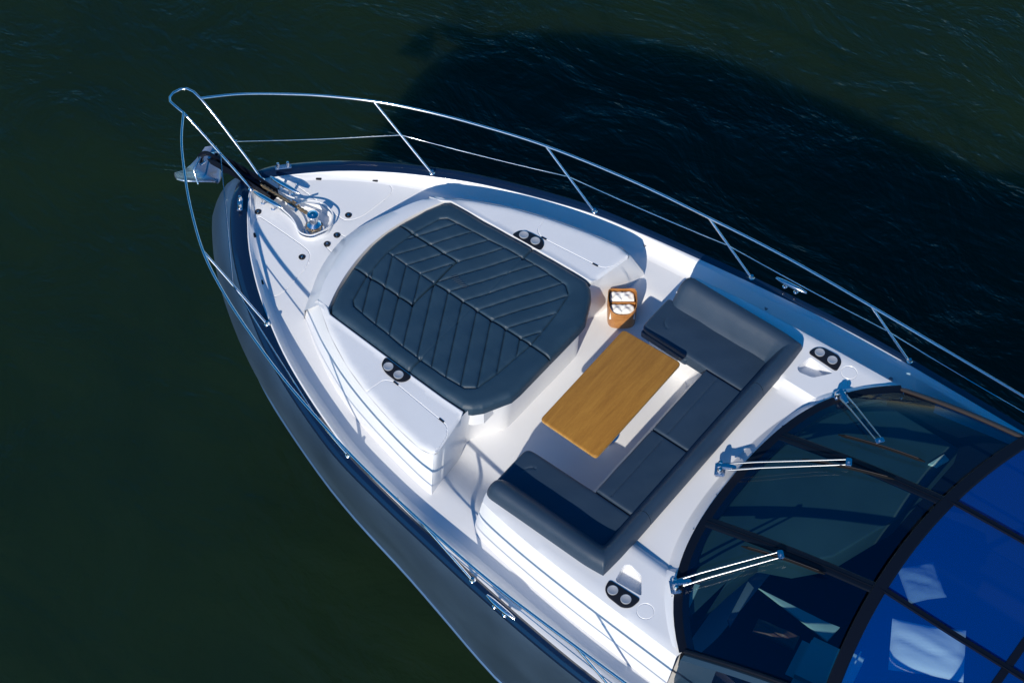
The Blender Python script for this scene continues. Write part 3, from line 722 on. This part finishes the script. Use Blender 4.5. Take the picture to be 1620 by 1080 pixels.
# stay wire brace on the pulpit
# ------------------------------------------------------------------ anchor (held in the roller)
an = empty('anchor', (-3.3, 0, .3), 'polished plough anchor hanging from the bow roller under the pulpit rail', 'anchor')
def achild(o): o.parent = an; o.matrix_parent_inverse = Matrix.Translation((3.3, 0, -.3)); return o
bm = bmesh.new()
P = catmull([(-2.72, 0, .33), (-3.0, 0, .32), (-3.3, 0, .32), (-3.46, 0, .30), (-3.56, .0, .20), (-3.58, 0, .08)], 5)
hh = np.linspace(.022, .045, len(P))
for i in range(len(P)-1):
    a, b = Vector(P[i]), Vector(P[i+1]); t = (b-a).normalized(); up = Vector((0, 1, 0)).cross(t)
    vs = []
    for p, h in ((a, hh[i]), (b, hh[i+1])):
        for sy in (-.009, .009):
            for su in (-1, 1): vs.append(bm.verts.new(p+Vector((0, sy, 0))+up*h*su*.6))
    for q in ((0, 1, 5, 4), (2, 6, 7, 3), (1, 3, 7, 5), (0, 4, 6, 2), (0, 2, 3, 1), (4, 5, 7, 6)): bm.faces.new([vs[k] for k in q])
achild(from_bm('shank', bm, 'mullion'))
# fluke: a folded plough plate (two concave wings joined at a keel)
v = []; f = []; nu, nv = 12, 8
for j in range(nv+1):
    t = j/nv
    for i in range(-nu, nu+1):
        u = i/nu; wv = .035+.225*math.sin(min(t*1.25, 1)*math.pi/2)*(1-.25*max(0, t-.8)/.2)
        x = -3.38-.36*t-.045*(1-abs(u))*t; y = u*wv; z = .02+.10*t-.16*t*t + .13*abs(u)**1.4*(.4+.6*t)-.13
        v.append((x, y+.0, z+.06))
k = 2*nu+1
for j in range(nv):
    for i in range(2*nu): f.append((j*k+i, j*k+i+1, (j+1)*k+i+1, (j+1)*k+i))
me = bpy.data.meshes.new('fluke'); me.from_pydata(v, [], f); bm = bmesh.new(); bm.from_mesh(me); bmesh.ops.solidify(bm, geom=bm.faces[:], thickness=.012)
achild(from_bm('fluke', bm, 'anchor', angle=20))
achild(tube('roll_bar', [(-3.47, -.17, .02), (-3.53, -.14, .14), (-3.56, 0, .20), (-3.53, .14, .14), (-3.47, .17, .02)], .010, 'steel'))
achild(lathe('bolt', [(.016, -.03), (.016, .03)], (-3.56, 0, .10), 'steel', None, 10, Matrix.Rotation(math.pi/2, 4, 'X')))

# ------------------------------------------------------------------ sun pad
sp_ = empty('sun_pad', (0, 0, .455), 'quilted navy leather sunbathing pad with chevron stitching on the raised foredeck trunk', 'sun pad')
def schild(o, p=None): o.parent = p or sp_; o.matrix_parent_inverse = Matrix.Translation(-(p or sp_).location) if p is None else Matrix(); return o
IN = [(-1.25, 0), (-1.22, .31), (-1.14, .57), (-1.09, .615), (-.96, .635), (-.48, .68), (-.06, .70), (.18, .685), (.26, .62), (.30, .40), (.335, .02), (.335, 0)]
INF = IN+[(x, -y) for x, y in IN[-2:0:-1]]
grooves = []
innp = np.array(INF)
grooves += loop_lines(INF)
for k in range(-4, 12):
    xc = -1.19+.157*k
    P = np.array([(xc+.36*t, .63*t) for t in np.linspace(.0, 1.25, 120)])
    ok = inside(P, innp) & (P[:, 1] > .001)
    idx = np.where(ok)[0]
    if len(idx) > 4:
        a, b = P[idx[0]], P[idx[-1]]
        grooves.append((tuple(a), tuple(b))); grooves.append(((a[0], -a[1]), (b[0], -b[1])))
grooves += [((-1.25, 0), (-.72, 0))]
XS = -.29
rimg = [((XS, .675*s), (XS-.005, .86*s)) for s in (1, -1)]
faint = [((XS, .02*s), (XS, .675*s)) for s in (1, -1)]
gA = [g[0] for g in grooves]; gB = [g[1] for g in grooves]
PADA = [p for p in PAD]; PADB = list(np.roll(np.array(PAD), -1, 0))
def padz(poly):
    A = list(poly); B = list(np.roll(np.array(poly), -1, 0))
    def fz(P):
        do = segdist(P, PADA, PADB); ds = segdist(P, A, B); dg = segdist(P, gA, gB)
        z = np.full(len(P), .568)
        z -= .055*(1-np.sqrt(np.clip(1-(1-np.clip(do/.075, 0, 1))**2, 0, 1)))
        z -= .026*(1-np.sqrt(np.clip(1-(1-np.clip(ds/.022, 0, 1))**2, 0, 1)))*(do > .01)
        z -= .013*np.exp(-(dg/.008)**2)
        z -= .022*np.exp(-(segdist(P, [q[0] for q in rimg], [q[1] for q in rimg])/.009)**2)+.0045*np.exp(-(segdist(P, [q[0] for q in faint], [q[1] for q in faint])/.006)**2)
        z += .007*np.clip(dg/.05, 0, 1)**.5
        x, y = P[:, 0], P[:, 1]
        z += .0035*np.sin(x*9+y*7)+.0025*np.sin(x*21-y*13+1)+.0012*np.sin(y*60+x*9)*np.exp(-(dg/.03)**2)
        return z
    return fz
g = .004
def arc(lo, hi):      # pad outline (half) between x values
    return [p for p in PADH if lo <= p[0] <= hi]
PHi = interp([p for p in PADH[:]] if False else [(-1.42, 0), (-1.38, .31), (-1.32, .56), (-1.245, .73), (-1.2, .78)])
def ph(x):
    X = [p[0] for p in PADH]; Yv = [p[1] for p in PADH]; return float(np.interp(x, X[:14], Yv[:14]))
head = [(-.715-g, .30-g), (-1.382, .30-g), (-1.41, .15), (-1.42, 0), (-1.41, -.15), (-1.382, -.30+g), (-.715-g, -.30+g)]
for s in (1, -1):
    poly = [(-1.380, .30+g)]+[p for p in PADH if p[0] > -1.379 and p[1] > .31]+[(.545, .31), (.545, g), (-.715+g, g), (-.715+g, .30+g)]
    q = [(x, y*s) for x, y in poly]
    schild(sheet('cushion', q, padz(q), 'leather', None, sp=.016, skirt=.458, rim=(.004, .010, .018, .030), lines=[(a, b) for a, b in grooves+rimg+faint if (a[1]+b[1])*s >= 0], lw=.0055, angle=80))
schild(sheet('cushion', head, padz(head), 'leather', None, sp=.016, skirt=.458, rim=(.004, .010, .018, .030), lines=grooves, lw=.0055, angle=80))

# embroidered mark on the pad (a row of short slanted stitches)
bm = bmesh.new()
for k in range(7):
    a = np.array((-.640+.024*k, .12-.012*k*.2)); tube_bm(bm, [(a[0], a[1], .5835), (a[0]+.03, a[1]+.055-.004*k, .5835)], .0022, 5)
schild(from_bm('stitched_mark', bm, 'piping'))

# ------------------------------------------------------------------ sofa
sf = empty('sofa', (1.5, 0, .38), 'U-shaped navy leather sofa facing the bow around the wooden table', 'sofa')
def fchild(o): o.parent = sf; o.matrix_parent_inverse = Matrix.Translation((-1.5, 0, -.38)); return o
def seat(name, poly, ztop, zbot, inset_lines, r=.035):
    A = list(poly); B = list(np.roll(np.array(poly), -1, 0))
    LA = [l[0] for l in inset_lines]; LB = [l[1] for l in inset_lines]
    def fz(P):
        d = segdist(P, A, B); z = ztop-.03*(1-np.sqrt(np.clip(1-(1-np.clip(d/r, 0, 1))**2, 0, 1)))+.006*np.clip(d/.25, 0, 1)
        if LA: z -= .006*np.exp(-(segdist(P, LA, LB)/.005)**2)
        z += .002*np.sin(P[:, 0]*11+P[:, 1]*6)+.0012*np.sin(P[:, 0]*23-P[:, 1]*19)
        return z
    return fchild(sheet(name, poly, fz, 'leather2', None, sp=.03, skirt=zbot, rim=(.003, .008, .016, .028), lines=inset_lines, lw=.003, angle=80))
for s in (1, -1):
    P = roundpoly([(p[0], p[1]*s, p[2]) for p in [(.915, 1.18, .03), (.915, .775, .07), (1.60, .765, .02), (1.985, .765, .0), (1.985, 1.18, .0)]], .03, 5)
    L = [(p[0], p[1]*s) for p in roundpoly([(1.03, 1.14), (1.03, .90, .10), (1.72, .885, .05)], .08, 6)][8:-8]
    seat('seat_cushion', P, .50, .385 if s > 0 else .385, [(a, b) for a, b in zip(L, L[1:])])
for y0, y1 in ((-.76, -.004), (.004, .76)):
    P = roundpoly([(1.60, y0), (1.60, y1), (1.985, y1), (1.985, y0)], .012, 3)
    seat('seat_cushion', P, .503, .385, [((1.73, y0+.03), (1.73, y1-.03))], .022)
# front notch roll of the starboard seat
P = roundpoly([(.925, .80), (.925, .765), (1.40, .755), (1.42, .80)], .03, 4)
fchild(prism('seat_front_roll', P, .375, .45, 'leather2', None, .012, 3, True))
# backrest sweep
prof = [(-.02, .485), (.0, .50), (.03, .55), (.075, .625), (.115, .675), (.15, .700), (.185, .705), (.222, .690), (.248, .655), (.262, .60), (.264, .565), (.24, .558)]
def back_piece(path, dirs, endcap=(False, False)):
    v = []; f = []; n = len(path); m_ = len(prof)
    for i, (p, d) in enumerate(zip(path, dirs)):
        k = 1.0
        for (o_, z) in prof:
            zz = z; oo = o_
            v.append((p[0]+d[0]*oo, p[1]+d[1]*oo, zz))
    for i in range(n-1):
        for k in range(m_-1): f.append((i*m_+k, i*m_+k+1, (i+1)*m_+k+1, (i+1)*m_+k))
    return v, f
def path_pts(P, n):
    out = []; dirs = []
    for (a, da), (b, db) in zip(P, P[1:]):
        for j in range(n): t = j/n; out.append((np.array(a)*(1-t)+np.array(b)*t)); dirs.append(np.array(da)*(1-t)+np.array(db)*t)
    out.append(np.array(P[-1][0], float)); dirs.append(np.array(P[-1][1], float)); return out, dirs
def corner(s, n=8):
    # inner corner at (1.96,1.13) with inner radius .03: outer direction blends from +y to +x with mitre
    res_ = []
    for k in range(n+1):
        t = k/n; a = t*math.pi/2
        px = 1.93+.03*math.sin(a); py = 1.10+.03*math.cos(a)
        d = np.array((math.sin(a), math.cos(a)));
        sc = 1/max(math.cos(a), math.sin(a))**.92
        res_.append(((px, py*s), (d[0]*sc*.75, d[1]*sc*s) if False else (d[0]*sc*(.74*t+1-t if False else 1), d[1]*sc*s)))
    return res_
def shape_piece(name, keys, taper0=False, taper1=False):
    path, dirs = path_pts(keys, 4)
    # aft depth is a little shallower than the sides
    dirs = [np.array((d[0]*.735, d[1])) for d in dirs]
    v, f = back_piece(path, dirs); v = [list(p) for p in v]; m_ = len(prof); n = len(path)
    def cap(idx, sgn):
        # round the end: shrink last rings about the profile centre, moving outward along the path
        base = [np.array(v[idx*m_+k]) for k in range(m_)]; c = np.mean(base, 0); c[2] = .56
        t = np.array(path[idx])-np.array(path[idx-sgn if 0 <= idx-sgn < n else idx]); t = t/np.linalg.norm(t)
        prev = idx*m_; rings = []
        for a in (20, 42, 62, 80):
            a = math.radians(a); start = len(v)
            for k in range(m_):
                p = c+(base[k]-c)*(math.cos(a)*.55+.45 if a < 1.3 else .35)
                p[2] = .50+(base[k][2]-.50)*(math.cos(a)**.6); v.append([p[0]+t[0]*.085*math.sin(a), p[1]+t[1]*.085*math.sin(a), p[2]])
            for k in range(m_-1):
                q = (prev+k, prev+k+1, start+k+1, start+k); f.append(q if sgn > 0 else q[::-1])
            prev = start
        f.append(tuple(range(prev, prev+m_)))
    def flat(idx): f.append(tuple(range(idx*m_, idx*m_+m_)))
    cap(0, -1) if taper0 else flat(0)
    cap(n-1, 1) if taper1 else flat(n-1)
    return fchild(from_data(name, v, f, 'leather2', None, True, 70))
cS = corner(1); cP = corner(-1)
shape_piece('backrest', [((1.04, 1.125), (0, 1)), ((1.3, 1.125), (0, 1)), ((1.90, 1.13), (0, 1))]+cS+[((1.96, .80), (1, 0)), ((1.96, .782), (1, 0))], taper0=True)
shape_piece('backrest', [((1.04, -1.125), (0, -1)), ((1.3, -1.125), (0, -1)), ((1.90, -1.13), (0, -1))]+cP+[((1.96, -.80), (1, 0)), ((1.96, -.782), (1, 0))], taper0=True)
shape_piece('backrest', [((1.96, -.776), (1, 0)), ((1.958, 0), (1, 0)), ((1.96, .776), (1, 0))])

# ------------------------------------------------------------------ table
tb = empty('table', (1.17, 0, 0), 'rectangular teak cockpit table between the sun pad and the sofa', 'table')
def tchild(o): o.parent = tb; o.matrix_parent_inverse = Matrix.Translation((-1.17, 0, 0)); return o
TP = [(.878, .568, .035), (1.455, .59, .035), (1.468, -.582, .035), (.893, -.574, .035)]
tchild(prism('tabletop', roundpoly(TP, .035, 5), .611, .646, 'teak', None, .006, 3, True))
bm = bmesh.new(); q = roundpoly(TP, .035, 5); n = len(q); c = np.mean(np.array(q), 0)
for (s0, z0, s1, z1) in ((1.004, .6385, 1.007, .628), (1.007, .628, 1.004, .6135)):
    a = [bm.verts.new((*(c+(np.array(p)-c)*s0), z0)) for p in q]; b = [bm.verts.new((*(c+(np.array(p)-c)*s1), z1)) for p in q]
    for i in range(n): bm.faces.new((b[i], b[(i+1) % n], a[(i+1) % n], a[i]))
tchild(from_bm('edge_band', bm, 'edge'))
tchild(lathe('pedestal', [(.10, .0), (.10, .012), (.055, .03), (.05, .05), (.05, .58), (.12, .60), (.12, .611)], (1.17, 0, 0), 'steel', None, 28))

# ------------------------------------------------------------------ basket with two towels
bk = empty('basket', (.535, 1.04, .02), 'bent wood basket holding white towels, on the sole beside the starboard sofa end', 'basket')
bk.rotation_euler = (0, 0, math.radians(38.7))
def loopb(z, grow, n=64, top=False):
    out = []
    for i in range(n):
        a = 2*math.pi*i/n; e = 3.4
        cx = math.copysign(abs(math.cos(a))**(2/e), math.cos(a)); sy = math.copysign(abs(math.sin(a))**(2/e), math.sin(a))
        x = .128*cx*grow; y = .118*sy*grow
        zz = z if not top else z+.045*abs(cx)**2.2*(1 if sy > -.6 else .5) - .075*max(0, -sy)**1.5*(1-.5*abs(cx)**3) + .0*max(0, sy)
        out.append((x, y, zz))
    return out
rings = [loopb(0, .93), loopb(.01, .96), loopb(.08, .99), loopb(.16, 1.0), loopb(.275, 1.0, top=True), loopb(.279, .975, top=True), loopb(.15, .955), loopb(.03, .93)]
v = [p for r in rings for p in r]; f = []; n = 64
for j in range(len(rings)-1):
    for i in range(n): f.append((j*n+i, j*n+(i+1) % n, (j+1)*n+(i+1) % n, (j+1)*n+i))
f += [tuple(range(n))[::-1], tuple((len(rings)-1)*n+i for i in range(n))]
o = from_data('shell', v, f, 'basket', bk, True, 40)
bm = bmesh.new(); box_bm(bm, (0, .0, .135), (.235, .006, .21), None, .003); from_bm('divider', bm, 'basket', bk)
def towel(yc, L, wd_, z, lab):
    v = []; f = []; nu, nv = 26, 16
    for j in range(nv+1):
        for i in range(nu+1):
            u = -1+2*i/nu; t = -1+2*j/nv
            h = (1-abs(u)**5)*(1-abs(t)**5)
            x = u*L/2; y = t*wd_/2
            zz = z+.03*h+.006*math.sin(9*u+3*t)+.004*math.sin(5*t-7*u)-.012*math.exp(-((u-.05*math.sin(4*t))/.06)**2)
            if h <= .001: zz = z-.08
            v.append((x, y, zz))
    for j in range(nv):
        for i in range(nu): f.append((j*(nu+1)+i, j*(nu+1)+i+1, (j+1)*(nu+1)+i+1, (j+1)*(nu+1)+i))
    o = from_data('towel', v, f, 'fabric', None, True, 60)
    o.location = Vector((.535, 1.04, .02))+Matrix.Rotation(math.radians(38.7), 3, 'Z') @ Vector((0, yc, 0)); o.rotation_euler = bk.rotation_euler
    tag(o, lab, 'towel')
towel(-.055, .225, .095, .205, 'folded white towel in the lower rounded half of the wooden basket, nearer the table')
towel(.056, .225, .10, .24, 'folded white towel in the farther half of the wooden basket, behind the divider')

# ------------------------------------------------------------------ loose things seen through the glass
def pillow(c, sx, sy, rz, th, lab, m_='fabric', name='pillow'):
    v = []; f = []; n = 18
    for sgn in (1, -1):
        for j in range(n+1):
            for i in range(n+1):
                u = -1+2*i/n; t = -1+2*j/n; h = ((1-u*u)*(1-t*t))**.45
                k = 1-.06*(1-abs(u))*abs(t)**2
                v.append((u*sx/2*(1-.05*(1-t*t)*0), t*sy/2*k, sgn*h*th/2+.007*math.sin(4*u+6*t)*h+.0035*math.sin(12*t+3*u+2*math.sin(2.5*u))*h-.010*h*math.exp(-((t+.2-.5*u*u+.2*u)/.07)**2)))
    m1 = (n+1)**2
    for q in (0, 1):
        for j in range(n):
            for i in range(n):
                a = q*m1+j*(n+1)+i; ff = (a, a+1, a+n+2, a+n+1); f.append(ff if q == 0 else ff[::-1])
    o = from_data(name, v, f, m_, None, True, 80); o.location = c; o.rotation_euler = (0, 0, rz); tag(o, lab, 'pillow'); return o
o = pillow((4.40, -.29, .45), .56, .44, math.radians(28), .14, 'large white pillow seen through the blue roof glass, lower right of the photo')
o2 = pillow((4.06, .18, .45), .30, .32, math.radians(50), .12, 'small grey blue pillow under the middle blue roof pane', 'greycloth')
def seatobj(c, rz, lab):
    e = empty('helm_seat', c, lab, 'seat'); e.rotation_euler = (0, 0, rz)
    bm = bmesh.new(); box_bm(bm, (0, 0, .35), (.48, .46, .14), None, .068); from_bm('seat', bm, 'cream', e)
    bm = bmesh.new(); box_bm(bm, (.20, 0, .44), (.09, .44, .16), None, .04); from_bm('backrest', bm, 'cream', e)
    bm = bmesh.new(); lathe_bm(bm, [(.2, -.3), (.2, -.27), (.05, -.24), (.05, .3)], (0, 0, 0), 16); from_bm('pedestal', bm, 'steel', e)
seatobj((3.86, -.88, .0), math.radians(10), 'cream helm seat seen through the nearest windshield pane, beside the roof edge')
pillow((3.42, -.87, .40), .34, .13, math.radians(12), .09, 'terracotta bolster cushion seen through the nearest windshield pane', 'orange', 'bolster_cushion')
